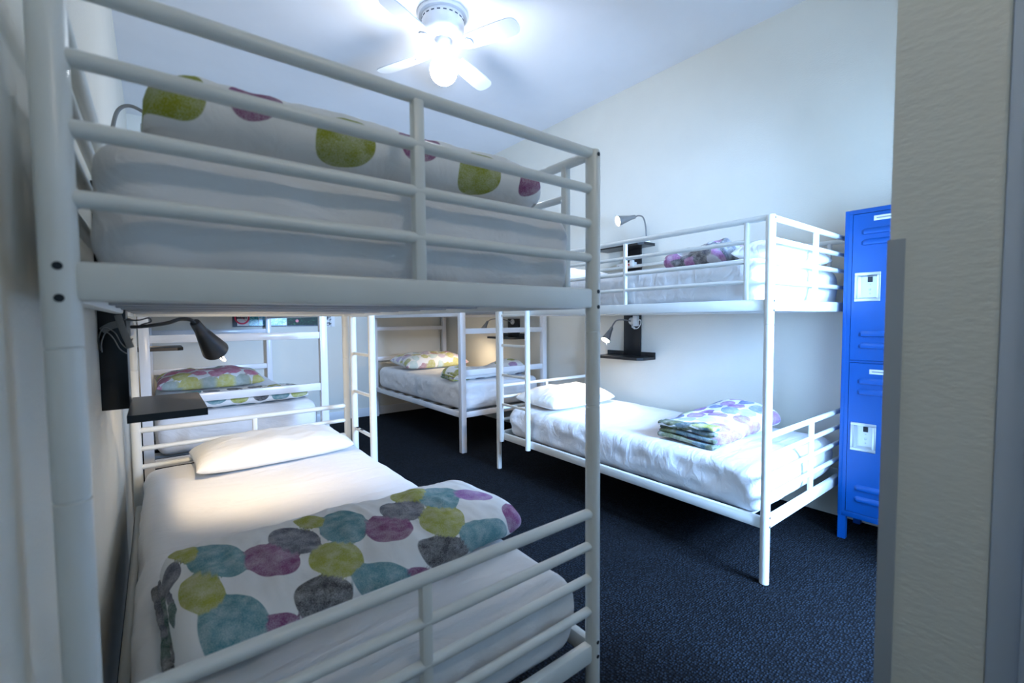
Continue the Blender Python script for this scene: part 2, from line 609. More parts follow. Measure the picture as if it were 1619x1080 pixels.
square_bunk('white square-tube bunk bed in the far right corner of the room', 1.199, 2.165, 2.585, 4.60, False)
square_bunk('white square-tube bunk bed in the far left corner, seen past the nearest bunk', -.970, .032, 2.60, 4.60, True)

# ------------------------------------------------------------------ cloth shapes
def fbm(x, y, z, o=3):
    return noise.fractal(Vector((x, y, z)), 1.0, 2.0, o)


def soft_box(cx, cy, cz, hx, hy, hz, r, seg, disp, T=None):
    """rounded box with displacement disp(p, n) along the rounded normal"""
    H = np.array([hx, hy, hz])
    mb = MB()
    nx, ny, nz = seg
    cnt = {}
    verts = []
    faces = []

    def vid(i, j, k):
        key = (i, j, k)
        if key not in cnt:
            cnt[key] = len(verts)
            p = np.array([-hx + 2 * hx * i / nx, -hy + 2 * hy * j / ny, -hz + 2 * hz * k / nz])
            inner = np.clip(p, -(H - r), H - r)
            d = p - inner
            L = np.linalg.norm(d)
            n = d / L
            q = inner + n * r
            q = q + n * disp(q, n)
            verts.append((q[0] + cx, q[1] + cy, q[2] + cz))
        return cnt[key]
    for i in range(nx):
        for j in range(ny):
            for k in (0, nz):
                faces.append((vid(i, j, k), vid(i + 1, j, k), vid(i + 1, j + 1, k), vid(i, j + 1, k)))
    for i in range(nx):
        for k in range(nz):
            for j in (0, ny):
                faces.append((vid(i, j, k), vid(i + 1, j, k), vid(i + 1, j, k + 1), vid(i, j, k + 1)))
    for j in range(ny):
        for k in range(nz):
            for i in (0, nx):
                faces.append((vid(i, j, k), vid(i, j + 1, k), vid(i, j + 1, k + 1), vid(i, j, k + 1)))
    mb.v, mb.f = verts, faces
    return mb


def mattress(label, cx, cy, zb, lx, ly, lz, T=None, seed=0, drape=.006, group='mattresses on the bunk beds'):
    def disp(p, n):
        side = 1 - abs(n[2])
        top = max(0, n[2])
        f = fbm(p[0] * 2.2 + seed, p[1] * 2.2, p[2] * 2)
        w = abs(fbm(p[0] * 5 + p[1] * 4 + seed, (p[0] - p[1]) * 1.6, p[2] * 7 + 3))
        d = .006 * f * (top + side) - .5 * drape * w * top * .6 - drape * 1.6 * w * side
        # gentle belly of the stuffed sides
        d += side * .008 * (1 - (p[2] / (lz / 2)) ** 2)
        return d
    mb = soft_box(cx, cy, zb + lz / 2, lx / 2, ly / 2, lz / 2, .055 if lz < .22 else .065, (44, 84, 12), disp)
    o = mb.build('mattress', M['sheet'], None, T, ang=3.2)
    return tag(o, label, 'mattress', group)


mattress('white sheeted lower mattress of the nearest bunk, lit by the reading lamp', BW / 2, 1.00, LB + .012 + .010, .955, 1.95, .205, TA, 1, .011)
mattress('white sheeted upper mattress of the nearest bunk, behind its end rails', BW / 2, 1.00, UB + .012 + .010, .950, 1.92, .235, TA, 2, .010)
mattress('white sheeted lower mattress of the right-hand bunk beside the locker', BW / 2 + .005, .99, LB + .022, .945, 1.90, .225, TB, 3, .016)
mattress('white sheeted upper mattress of the right-hand bunk', BW / 2, .99, UB + .022, .945, 1.90, .225, TB, 4, .010)
mattress('white sheeted lower mattress in the far right corner bunk', 1.682, 3.592, .357, .915, 1.955, .255, None, 5, .016)
mattress('white sheeted upper mattress in the far right corner bunk', 1.682, 3.592, 1.257, .915, 1.955, .17, None, 6)
mattress('white sheeted lower mattress in the far left corner bunk', -.469, 3.60, .357, .930, 1.94, .255, None, 7, .010)
mattress('white sheeted upper mattress in the far left corner bunk', -.469, 3.60, 1.257, .930, 1.94, .17, None, 8)

TEAL, LIME, PLUM, GREY, DKGREY, LILAC = (.10, .27, .30), (.36, .37, .055), (.22, .06, .17), (.10, .105, .14), (.055, .055, .062), (.33, .16, .40)
BLUE = (.20, .25, .48)
OLIVE = (.27, .30, .025)
PAL_A = [TEAL, LIME, PLUM, GREY, TEAL, LIME, GREY, DKGREY]


def auto_dots(w, h, pal, seed, pitch=.125, big=.052):
    rnd = random.Random(seed)
    out = []
    row = 0
    y = -.02
    while y < h + .06:
        x = -.03 + (row % 2) * pitch * .5
        i = row
        while x < w + .06:
            a = big * rnd.uniform(.85, 1.15)
            b = big * rnd.uniform(.68, .95)
            out.append((x + rnd.uniform(-.012, .012), y + rnd.uniform(-.012, .012), a, b, rnd.uniform(-.25, .25), pal[(i * 3 + row + rnd.randint(0, 1)) % len(pal)]))
            x += pitch
            i += 1
        y += pitch * .82
        row += 1
    return out


def paint(o, uv, dots):
    """store printed-dot distance and ink colour on the mesh points"""
    uv = np.asarray(uv, dtype=float)
    best = np.full(len(uv), 1.0)
    colr = np.ones((len(uv), 4))
    for dot in dots:
        if len(dot) == 6:
            cx, cy, a, b, ang, c = dot
            ax, ay, bx, by = a * math.cos(ang), a * math.sin(ang), -b * math.sin(ang), b * math.cos(ang)
        else:
            cx, cy, ax, ay, bx, by, c = dot
        dx, dy = uv[:, 0] - cx, uv[:, 1] - cy
        det = ax * by - bx * ay
        x, y = (dx * by - dy * bx) / det, (ax * dy - ay * dx) / det
        k = (np.abs(x) ** 2.3 + np.abs(y) ** 2.3) ** (1 / 2.3)
        d = (k - 1) * min(math.hypot(ax, ay), math.hypot(bx, by))
        s = d < best
        best[s] = d[s]
        colr[s, :3] = c
    me = o.data
    at = me.attributes.new('dot_distance', 'FLOAT', 'POINT')
    at.data.foreach_set('value', best.astype(np.float32))
    ac = me.attributes.new('dot_colour', 'FLOAT_COLOR', 'POINT')
    ac.data.foreach_set('color', colr.astype(np.float32).ravel())


def pillow(name, label, cat, c, lx, ly, th, rotz=0, tilt=(0, 0), seed=0, dots=None, group=None, n=34, material=None, bottom=.35, flat=0):
    cx, cy, cz = c
    mb = MB()
    uv = []
    vs = []
    R = Matrix.Rotation(rotz, 3, 'Z') @ Matrix.Rotation(tilt[0], 3, 'X') @ Matrix.Rotation(tilt[1], 3, 'Y')
    for side in (1, -1):
        for i in range(n + 1):
            for j in range(n + 1):
                a, b = -1 + 2 * i / n, -1 + 2 * j / n
                # finer towards the rim
                a, b = math.sin(a * PI / 2), math.sin(b * PI / 2)
                pin = 1 - .03 * (1 - a * a) * (b * b) - .0
                pin2 = 1 - .025 * (1 - b * b) * (a * a)
                x, y = a * lx / 2 * pin2, b * ly / 2 * pin
                t = (max(0, 1 - abs(a) ** 3.2) * max(0, 1 - abs(b) ** 3.2)) ** .42
                wr = fbm(x * 7 + seed, y * 7, seed * 1.7)
                wr2 = abs(fbm(x * 14 + seed * 3, y * 9, 2.0))
                if side > 0:
                    z = th * (1 - bottom) * t * (1 + .16 * wr) - .010 * wr2 * t ** .5
                else:
                    z = -th * bottom * t ** .8
                p = R @ Vector((x, y, z))
                vs.append((cx + p.x, cy + p.y, cz + p.z))
                uv.append((x + lx / 2, (y + ly / 2) * (1.0 if side > 0 else -1.0) + (0 if side > 0 else -.01)))
    k = n + 1
    fs = []
    for i in range(n):
        for j in range(n):
            q = (i * k + j, (i + 1) * k + j, (i + 1) * k + j + 1, i * k + j + 1)
            fs.append(q)
            fs.append(tuple(reversed([t + k * k for t in q])))
    mb.v, mb.f = vs, fs
    o = mb.build(name, material or (M['print'] if dots else M['pillowcase']), None, None, ang=3.2, fixn=False)
    if dots:
        paint(o, uv, dots)
    # weld the rim
    bm = bmesh.new()
    bm.from_mesh(o.data)
    bmesh.ops.remove_doubles(bm, verts=bm.verts[:], dist=.0004)
    bm.to_mesh(o.data)
    bm.free()
    return tag(o, label, cat, group)


def loaf_point(t, s, P):
    """folded duvet surface: t in 0..1 along its length, s in 0..1 round the section from the near bottom edge over the top"""
    L, w, h, n, kk = P['L'], P['w'], P['h'], P['n'], P['k']
    a = -2.356 + 2 * PI * s            # starts at the bottom near corner
    ca, sa = -math.cos(a + PI / 2 + .0), -math.sin(a + PI / 2)
    th = PI * 1.25 - 2 * PI * s        # near-bottom -> near side -> top -> far side -> bottom
    c, q = math.cos(th), math.sin(th)
    y = w / 2 * math.copysign(abs(c) ** (2 / n), c)
    z = h / 2 * math.copysign(abs(q) ** (2 / n), q)
    e = max(0.0, 1 - abs(2 * t - 1) ** kk) ** (1 / P.get('ke', 3.0))
    hs = P['hf'](t) if 'hf' in P else 1.0
    ws = P['wf'](t) if 'wf' in P else 1.0
    x = (t - .5) * L
    y, z = y * ws * (.55 + .45 * e), (z + h / 2) * hs * (e if z > -h * .3 else 1) + (h / 2) * (1 - e) * .3
    sd = P.get('seed', 0)
    wr = fbm(x * 6 + sd, y * 6, z * 6)
    wr2 = abs(fbm(x * 16 + sd, y * 5, z * 5 + 4))
    up = max(0.0, q)
    z += (P.get('wr', .010) * wr - .007 * wr2) * (.35 + .65 * up) * e
    y += P.get('wr', .010) * .8 * wr * (1 - up)
    if z < .002:
        z = .002
    return x, y, z


def duvet(label, base, P, rotz, dots, group='pebble print duvets folded on the bunk beds', nt=120, ns=110, folds=0, fold_cols=None, fold_side=-1, material=None):
    perim = 0
    pts = [loaf_point(.5, i / 200, dict(P, wr=0)) for i in range(201)]
    cum = [0]
    for a, b in zip(pts[:-1], pts[1:]):
        cum.append(cum[-1] + math.hypot(a[1] - b[1], a[2] - b[2]))
    c, s = math.cos(rotz), math.sin(rotz)
    vs, uv, fs = [], [], []
    for i in range(nt + 1):
        t = .5 - .5 * math.cos(PI * i / nt)
        t = .35 * t + .65 * i / nt
        for j in range(ns):
            x, y, z = loaf_point(t, j / ns, P)
            vs.append((base[0] + c * x - s * y, base[1] + s * x + c * y, base[2] + z))
            uv.append((t * P['L'], np.interp(j / ns, np.linspace(0, 1, 201), cum)))
    for i in range(nt):
        for j in range(ns):
            a, b = i * ns + j, i * ns + (j + 1) % ns
            fs.append((a, b, b + ns, a + ns))
    fs.append(tuple(range(ns)))
    fs.append(tuple(range((nt + 1) * ns - 1, nt * ns - 1, -1)))
    root = thing('duvet', label, 'duvet', base, rotz, group)
    mb = MB()
    mb.v, mb.f = vs, fs
    o = mb.build('cover', material or M['print'], root, None, ang=3.2)
    paint(o, uv, dots)
    # the folded layers that show at one end
    for k in range(folds):
        lh = P['h'] * (.80 if folds > 3 else .62) / folds
        zc = .012 + lh * (k + .5)

        def disp(p, n, k=k):
            return .006 * fbm(p[0] * 9 + k * 5, p[1] * 9, p[2] * 9) - .004 * abs(fbm(p[1] * 22, p[0] * 20, k))
        fx = fold_side * (P['L'] / 2 - (.012 if folds > 3 else .030) - .010 * ((k * 7) % 3))
        b = soft_box(0, 0, 0, .045, P['w'] * (.42 if folds > 3 else .34), lh * .52, min(lh * .48, .02), (6, 40, 6), disp)
        loc = list(b.v)
        b.v = [(base[0] + c * (x + fx) - s * y, base[1] + s * (x + fx) + c * y, base[2] + zc + z + .008 * math.sin(y * 12 + k)) for x, y, z in loc]
        fo = b.build('fold', material or M['print'], root, None, ang=3.2)
        paint(fo, [(x * 1.2 + y + .4, z + .05 + .13 * k) for x, y, z in loc], auto_dots(1.0, .8, fold_cols or PAL_A, k + 3, .085, .05))
    return root


# --- nearest bunk, lower bed
ZA = LB + .022 + .205          # top of the lower mattress
HERO = dict(L=.935, w=.52, h=.120, n=2.7, k=16, ke=3.0, seed=2.0, wr=.014, wf=lambda t: 1 - .2 * t)
HERO_POS, HERO_ROT = (-.453, .480, ZA - .003), .06
HERO_DOTS = [(0.111, 0.389, 0.057, -0.058, -0.014, -0.087, TEAL), (0.212, 0.308, 0.055, -0.049, -0.019, -0.074, PLUM), (0.288, 0.375, 0.053, -0.049, -0.022, -0.074, GREY),
             (0.415, 0.356, 0.051, -0.048, -0.034, -0.088, TEAL), (0.34, 0.214, 0.055, -0.04, -0.028, -0.071, LIME), (0.509, 0.256, 0.053, -0.044, -0.034, -0.068, PLUM), (0.597, 0.347, 0.052, -0.05, -0.037, -0.072, GREY), (0.733, 0.348, 0.049, -0.049, -0.05, -0.084, TEAL),
             (0.66, 0.21, 0.056, -0.041, -0.047, -0.076, LIME), (0.825, 0.29, 0.053, -0.020, -0.020, 0.062, LILAC), (0.75, 0.083, 0.086, -0.039, -0.018, -0.055, TEAL),
             (0.605, 0.087, 0.077, -0.035, -0.009, -0.05, DKGREY),
             (0.415, 0.086, 0.072, -0.045, -0.012, -0.055, TEAL), (0.274, 0.104, 0.061, -0.028, -0.01, -0.061, DKGREY), (0.062, 0.264, 0.038, -0.046, -0.011, -0.077, LIME), (0.099, 0.125, 0.059, -0.034, -0.01, -0.098, TEAL), (0.181, 0.081, 0.041, -0.019, 0.002, -0.036, PLUM), (0.519, 0.06, 0.041, -0.02, 0.003, -0.021, PLUM), (0.359, 0.447, 0.04, -0.046, -0.011, -0.035, LIME),
             (0.677, 0.45, 0.044, -0.059, -0.033, -0.065, LIME), (0.057, 0.486, 0.033, -0.065, -0.007, -0.062, LIME),
             (0.885, 0.10, 0.045, 0, 0, 0.06, PLUM), (-.01, .42, .05, 0, 0, .06, GREY)]
HERO_DOTS += [(.12 + .155 * i, .68, .055, .0, .0, .05, [TEAL, GREY, PLUM, LIME][i % 4]) for i in range(6)]
duvet('pebble print duvet folded across the lower bed of the nearest bunk', HERO_POS, HERO, HERO_ROT, HERO_DOTS, folds=3, nt=150, ns=130,
      fold_cols=[GREY, (.05, .11, .09), LIME, DKGREY])
pillow('pillow', 'plain white pillow on the lower bed of the nearest bunk, under the lamp', 'pillow', (-.45, 1.80, ZA + .044), .70, .40, .135, .02, (0, 0), 3,
       group='plain white pillows on the bunk beds')
# --- nearest bunk, upper bed
ZAU = UB + .022 + .235
duvet('pebble print duvet rolled across the upper bed of the nearest bunk', (-.50, .26, ZAU - .003),
      dict(L=.84, w=.36, h=.150, n=2.4, k=16, ke=3.0, seed=7, wr=.008), 0.0,
      [(0.038, 0.105, 0.048, -0.010, -0.001, 0.062, OLIVE), (0.16, 0.115, 0.043, 0.012, 0.003, 0.050, PLUM), (0.31, 0.065, 0.057, 0.013, -0.004, 0.052, OLIVE), (0.471, 0.112, 0.050, 0.012, 0.001, 0.050, PLUM),
       (0.621, 0.064, 0.059, 0.012, -0.006, 0.056, OLIVE), (0.785, 0.090, 0.045, 0.018, 0.008, 0.050, PLUM)] + [(.1 + .16 * i, .26 + .02 * (i % 2), .05, 0, 0, .045, [TEAL, GREY, PLUM, OLIVE][i % 4]) for i in range(5)] + [(.12 + .16 * i, .40, .05, 0, 0, .045, [PLUM, OLIVE, TEAL][i % 3]) for i in range(5)])
# --- right-hand bunk
ZB = LB + .022 + .225
ZBU = UB + .022 + .225
duvet('lilac and pale blue pebble print duvet folded on the lower bed of the right-hand bunk', (1.72, .52, ZB - .003),
      dict(L=.74, w=.40, h=.13, n=2.5, k=14, ke=3.0, seed=11, wr=.014, hf=lambda t: .85 + .45 * t), 0.0,
      auto_dots(.8, 1.0, [BLUE, LILAC, (.42, .47, .30), (.55, .68, .74), BLUE, LILAC], 5, .12, .056), folds=4,
      fold_cols=[(.10, .12, .03), (.05, .12, .14), LIME, (.07, .10, .05)])
pillow('pillow', 'plain white pillow on the lower bed of the right-hand bunk', 'pillow', (1.685, 1.78, ZB + .056), .72, .42, .15, .03, (.06, 0), 8,
       group='plain white pillows on the bunk beds')
duvet('grey and purple print duvet bunched on the upper bed of the right-hand bunk', (1.74, .62, ZBU - .003),
      dict(L=.38, w=.40, h=.16, n=2.3, k=8, ke=2.4, seed=15, wr=.042, hf=lambda t: 1.0 + .15 * math.sin(t * 7)), 1.45,
      auto_dots(.6, 1.0, [DKGREY, (.30, .10, .26), (.45, .45, .50), GREY, (.25, .16, .30), DKGREY], 6, .072, .046))
pillow('pillow', 'plain white pillow at the head of the upper bed of the right-hand bunk', 'pillow', (1.68, 1.72, ZBU + .041), .66, .40, .12, .02, (0, 0), 12,
       group='plain white pillows on the bunk beds')
pillow('pillow', 'white pillow at the locker end of the upper bed of the right-hand bunk', 'pillow', (1.66, .165, ZBU + .037), .74, .20, .11, .0, (0, 0), 14,
       group='plain white pillows on the bunk beds')
# --- far right corner bunk
ZCc = .357 + .255
PAL_C = [(.50, .50, .18), (.45, .25, .30), (.55, .50, .68), (.50, .66, .68), (.50, .50, .18)]
pillow('pillow', 'pebble print pillow in the far right corner bunk', 'pillow', (1.68, 4.08, ZCc + .075), .84, .42, .165, .05, (.12, 0), 16,
       dots=auto_dots(.9, .6, PAL_C, 12, .115, .052), group='pebble print pillows on the far bunks')
duvet('white duvet with green and plum pebbles folded in the far right corner bunk', (1.66, 2.90, ZCc - .003),
      dict(L=.86, w=.34, h=.10, n=2.4, k=10, ke=2.6, seed=21, wr=.016, hf=lambda t: 1.05 + 1.6 * max(0, t - .48) ** 1.1 + 1.0 * max(0, .35 - t)), .02,
      auto_dots(1.0, 1.0, [LIME, (.35, .17, .36), (.6, .6, .62), GREY], 14, .16, .050), folds=3, fold_cols=[(.06, .14, .06), LIME, (.04, .08, .12), DKGREY], nt=70, ns=70)
# --- far left corner bunk
PAL_D = [(.60, .54, .13), (.58, .17, .27), (.60, .54, .13), (.58, .17, .27), (.40, .46, .40), (.58, .17, .27)]
pillow('pillow', 'yellow and pink pebble print pillow in the far left corner bunk', 'pillow', (-.55, 3.90, ZCc + .066), .76, .40, .15, .02, (.10, 0), 18,
       dots=auto_dots(.9, .6, PAL_D, 21, .125, .062), group='pebble print pillows on the far bunks')
duvet('teal and grey pebble print duvet folded in the far left corner bunk', (-.47, 2.86, ZCc - .003),
      dict(L=.86, w=.38, h=.10, n=2.5, k=12, ke=2.8, seed=25, wr=.012), .02,
      auto_dots(1.0, 1.0, [TEAL, DKGREY, TEAL, LIME, GREY], 31, .125, .054), nt=70, ns=70)


# ------------------------------------------------------------------ wall shelves and lamps
def wall_shelf(label, wall_x, sgn, y0, y1, yb0, yb1, zlo, zhi, depth, bt=.02, upper=True, board_top=None):
    """black board on a side wall with a shelf at the bottom and one at the top; sgn = direction into the room"""
    root = thing('wall_shelf', label, 'shelf', (wall_x, (y0 + y1) / 2, zlo), 0, 'black shelf boards on the walls')
    m = M['black']
    top = board_top or zhi
    MB().box((wall_x, yb0, zlo - .01), (wall_x + sgn * bt, yb1, top), .002).build('board', m, root)
    for z in ([zlo, zhi] if upper else [zlo]):
        x1 = wall_x + sgn * depth
        xs = wall_x + sgn * bt
        ch = .035
        poly = [(xs, y0), (x1 - sgn * ch, y0 + .0), (x1, y0 + ch), (x1, y1 - ch), (x1 - sgn * ch, y1), (xs, y1)]
        if abs(sgn) and bt > .03:
            poly = [(xs, y0), (x1, y0), (x1, y1), (xs, y1)]
        MB().prism(poly, z - .022, z).build('shelf', m, root)
    if bt < .03:
        MB().box((wall_x + sgn * .001, y0, zlo - .022), (wall_x + sgn * (bt - .003), yb0, zlo + .035), .002).build('back_lip', m, root)
        MB().box((wall_x + sgn * .001, yb1, zlo - .022), (wall_x + sgn * (bt - .003), y1, zlo + .035), .002).build('back_lip', m, root)
    return root


wall_shelf('black shelf board on the right wall between the two beds of the right-hand bunk', XR, -1, 1.32, 1.80, 1.456, 1.622, .872, 1.775, .20)
wall_shelf('black shelf board on the left wall inside the nearest bunk', XL, 1, .885, 1.30, 1.10, 1.24, .912, 1.62, .262, .068, False)
wall_shelf('black shelf board on the wall of the far right corner bunk', XR, -1, 2.93, 3.42, 3.04, 3.235, .992, 1.19, .20, .02, False)
wall_shelf('black shelf board on the wall of the far left corner bunk', XL, 1, 3.30, 3.72, 3.42, 3.58, .995, 1.19, .297, .02, False)


def smooth_path(pts, sub=8):
    P = [Vector(p) for p in pts]
    out = []
    for i in range(len(P) - 1):
        p0, p1, p2, p3 = P[max(i - 1, 0)], P[i], P[i + 1], P[min(i + 2, len(P) - 1)]
        for k in range(sub):
            t = k / sub
            out.append(.5 * ((2 * p1) + (p2 - p0) * t + (2 * p0 - 5 * p1 + 4 * p2 - p3) * t * t + (3 * p1 - p0 - 3 * p2 + p3) * t ** 3))
    out.append(P[-1])
    return out


def reading_lamp(label, base, base_axis, neck, head0, head1, mouth_r, material, power, color=(1.0, .78, .52), string=True, base_r=.03, bulb='bulb_warm', group='clip-on reading lamps'):
    root = thing('reading_lamp', label, 'lamp', base, 0, group)
    MB().lathe([(base_r, 0), (base_r, .010), (base_r * .8, .016), (.008, .020)], base, base_axis, 20).build('base', M['white_plastic'], root)
    MB().path(smooth_path(neck), .0058, 10).build('gooseneck', material, root)
    a, b = Vector(head0), Vector(head1)
    ax = (b - a).normalized()
    Lh = (b - a).length
    r = mouth_r
    prof = [(r * .30, 0), (r * .36, .02 * Lh), (r * .44, .28 * Lh), (r * .46, .33 * Lh), (r * .50, .35 * Lh), (r, Lh),
            (r * .93, Lh), (r * .42, .40 * Lh), (.002, .40 * Lh)]
    sh = MB().lathe(prof, a, ax, 28).build('lamp_shade', material, root)
    bl = MB().lathe([(.004, -.020), (.014, -.014), (.017, 0), (.013, .012), (.003, .016)], a + ax * (.56 * Lh), ax, 14).build('bulb', M[bulb], root)
    if bulb == 'bulb_bright':
        MB().lathe([(.90 * r, 0), (.60 * r, .002), (.002, .003)], a + ax * (.965 * Lh), ax, 24).build('lit_lens', M[bulb], root)
    if string:
        e = b + Vector((0, 0, -.004)) + ax.cross(Vector((0, 1, 0))).normalized() * 0
        MB().path(smooth_path([e, e + Vector((.010, .004, -.018)), e + Vector((.022, .008, -.034)), e + Vector((.030, .010, -.034)), e + Vector((.022, .008, -.018)), e + Vector((.010, .0, -.004))], 5), .0014, 6).build('pull_cord', M['string'], root)
    if power:
        l = bpy.data.lights.new('lamp_light', 'SPOT')
        l.energy = power
        l.color = color
        l.spot_size = 2.3
        l.spot_blend = .9
        l.shadow_soft_size = .02
        lo = bpy.data.objects.new('lamp_light', l)
        COL.objects.link(lo)
        lo.parent = root
        q = ax.to_track_quat('-Z', 'Y').to_matrix().to_4x4()
        lo.matrix_local = WM[root.name].inverted() @ (Matrix.Translation(b + ax * .004) @ q)
    return root


# nearest bunk, lower: dark grey head seen from the side
reading_lamp('dark grey clip-on reading lamp above the black shelf on the left wall', (-.987, 1.15, 1.165), (1, 0, 0),
             [(-.985, 1.15, 1.166), (-.945, 1.06, 1.168), (-.885, .95, 1.178), (-.852, .95, 1.190), (-.825, .95, 1.188), (-.812, .955, 1.176)],
             (-.814, .953, 1.180), (-.752, 1.065, 1.082), .041, M['lamp_dark'], 15)
# nearest bunk, upper: only the bent neck shows over the mattress
reading_lamp('grey gooseneck reading lamp over the upper bed of the nearest bunk', (-1.010, 1.18, 1.62), (0, 0, 1),
             [(-1.010, 1.18, 1.635), (-1.002, 1.18, 1.78), (-.996, 1.18, 1.835), (-.982, 1.18, 1.880), (-.955, 1.18, 1.900), (-.92, 1.18, 1.890), (-.88, 1.18, 1.86), (-.85, 1.19, 1.82)],
             (-.852, 1.19, 1.825), (-.80, 1.24, 1.72), .036, M['lamp_metal'], 0, string=False)
# right-hand bunk, lower
reading_lamp('silver reading lamp hanging lit under the upper bed of the right-hand bunk', (2.213, 1.535, 1.160), (-1, 0, 0),
             [(2.195, 1.535, 1.160), (2.15, 1.54, 1.166), (2.11, 1.56, 1.172), (2.09, 1.60, 1.165), (2.085, 1.632, 1.130), (2.085, 1.645, 1.100)],
             (2.085, 1.643, 1.108), (2.000, 1.640, 1.004), .037, M['lamp_metal'], 15, bulb='bulb_bright')
# right-hand bunk, upper
reading_lamp('silver reading lamp lit on top of the upper black shelf on the right wall', (2.14, 1.35, 1.775), (0, 0, 1),
             [(2.14, 1.35, 1.79), (2.12, 1.335, 1.83), (2.11, 1.335, 1.90), (2.10, 1.35, 1.965), (2.10, 1.39, 1.988), (2.10, 1.43, 1.985)],
             (2.10, 1.425, 1.987), (1.965, 1.49, 1.945), .042, M['lamp_metal'], 5, string=False, bulb='bulb_bright')
# far corners
reading_lamp('small silver reading lamp above the shelf in the far right corner bunk', (2.213, 3.14, 1.155), (-1, 0, 0),
             [(2.195, 3.14, 1.155), (2.15, 3.16, 1.17), (2.09, 3.22, 1.19), (2.04, 3.30, 1.185), (2.02, 3.36, 1.16)],
             (2.022, 3.355, 1.165), (2.00, 3.42, 1.06), .036, M['lamp_metal'], 10, string=False)
reading_lamp('small silver reading lamp above the shelf in the far left corner bunk', (-1.052, 3.50, 1.17), (1, 0, 0),
             [(-1.034, 3.50, 1.17), (-1.022, 3.50, 1.175), (-1.014, 3.51, 1.165)],
             (-1.013, 3.512, 1.168), (-.985, 3.56, 1.075), .030, M['lamp_metal'], 9, string=False)

# looped grey strap hung on the left board
rt = thing('strap', 'grey webbing strap looped over the black board on the left wall', 'strap', (-1.02, 1.085, 1.16))
for pts in ([(-1.050, 1.088, 1.095), (-1.053, 1.085, 1.13), (-1.040, 1.085, 1.165), (-1.015, 1.085, 1.150), (-1.000, 1.085, 1.115), (-.985, 1.085, 1.100), (-.972, 1.085, 1.130)],
            [(-1.046, 1.078, 1.09), (-1.046, 1.076, 1.12), (-1.034, 1.076, 1.150), (-1.018, 1.076, 1.132), (-1.004, 1.076, 1.098), (-.988, 1.076, 1.082)],
            [(-1.045, 1.09, 1.155), (-1.02, 1.088, 1.172), (-.990, 1.085, 1.178)]):
    MB().path(smooth_path(pts, 6), .0020, 8, rb=.011).build('loop', M['strap'], rt)
MB().path(smooth_path([(-1.005, 1.080, 1.205), (-.995, 1.078, 1.16), (-.980, 1.077, 1.110), (-.977, 1.077, 1.100)], 5), .0095, 10, rb=.003).build('clip', M['strap'], rt)
MB().path(smooth_path([(-.995, 1.08, 1.190), (-.955, 1.07, 1.188), (-.930, 1.06, 1.195), (-.924, 1.06, 1.183), (-.945, 1.06, 1.175), (-.955, 1.06, 1.168)], 6), .0022, 8).build('cable', M['lamp_dark'], rt)

# plug and switch beside the lower lamp of the right-hand bunk
pl = thing('plug_adaptor', 'white plug adaptor with looped cable beside the lower lamp on the black board', 'plug', (2.20, 1.45, 1.15), 0, 'white plugs by the reading lamps')
MB().box((2.170, 1.462, 1.118), (2.213, 1.500, 1.205), .006).build('body', M['white_plastic'], pl)
MB().path(smooth_path([(2.19, 1.46, 1.16), (2.18, 1.43, 1.17), (2.18, 1.425, 1.14), (2.18, 1.45, 1.105), (2.185, 1.485, 1.098), (2.19, 1.51, 1.108), (2.195, 1.53, 1.135)], 8), .0035, 8).build('cable', M['white_plastic'], pl)
MB().path([(2.185, 1.487, 1.100), (2.187, 1.515, 1.115)], [.008, .008], 10).build('switch', M['white_plastic'], pl)

ps = thing('power_strip', 'white power strip with a red switch on the board over the upper bed', 'power strip', (2.20, 1.53, 1.63))
MB().box((2.190, 1.49, 1.600), (2.214, 1.68, 1.645), .004).build('body', M['white_plastic'], ps)
MB().box((2.184, 1.536, 1.612), (2.191, 1.558, 1.634), .002).build('switch', M['red_plastic'], ps)
for yy in (1.585, 1.62, 1.655):
    MB().lathe([(.004, 0), (.004, .001)], (2.1902, yy, 1.622), (-1, 0, 0), 8).build('socket', M['dark'], ps)
MB().box((2.165, 1.495, 1.605), (2.190, 1.53, 1.66), .005).build('plug', M['white_plastic'], ps)

# ------------------------------------------------------------------ ceiling fan
FX, FY = .570, 1.745
fan = thing('ceiling_fan', 'white four-blade ceiling fan with a lit round globe', 'ceiling fan', (FX, FY, ZC))
MB().lathe([(.155, 0), (.158, -.012), (.150, -.022), (.132, -.024)], (FX, FY, ZC), n=40).build('canopy', M['fan'], fan)
MB().lathe([(.130, -.022), (.132, -.07), (.128, -.11), (.112, -.138), (.085, -.152), (.06, -.160)], (FX, FY, ZC), n=40).build('motor_housing', M['fan'], fan)
for k in range(22):
    a = 2 * PI * k / 22
    c, s = math.cos(a), math.sin(a)
    w = .010
    z0, z1 = ZC - .050, ZC - .043
    p = [(FX + c * .1322 - s * w, FY + s * .1322 + c * w), (FX + c * .1322 + s * w, FY + s * .1322 - c * w),
         (FX + c * .129 + s * w, FY + s * .129 - c * w), (FX + c * .129 - s * w, FY + s * .129 + c * w)]
    MB().prism(p, z0, z1).build('vent_slot', M['vent'], fan)
MB().lathe([(.058, -.158), (.060, -.178), (.052, -.205), (.046, -.235), (.050, -.262), (.040, -.268)], (FX, FY, ZC), n=32).build('switch_housing', M['fan'], fan)
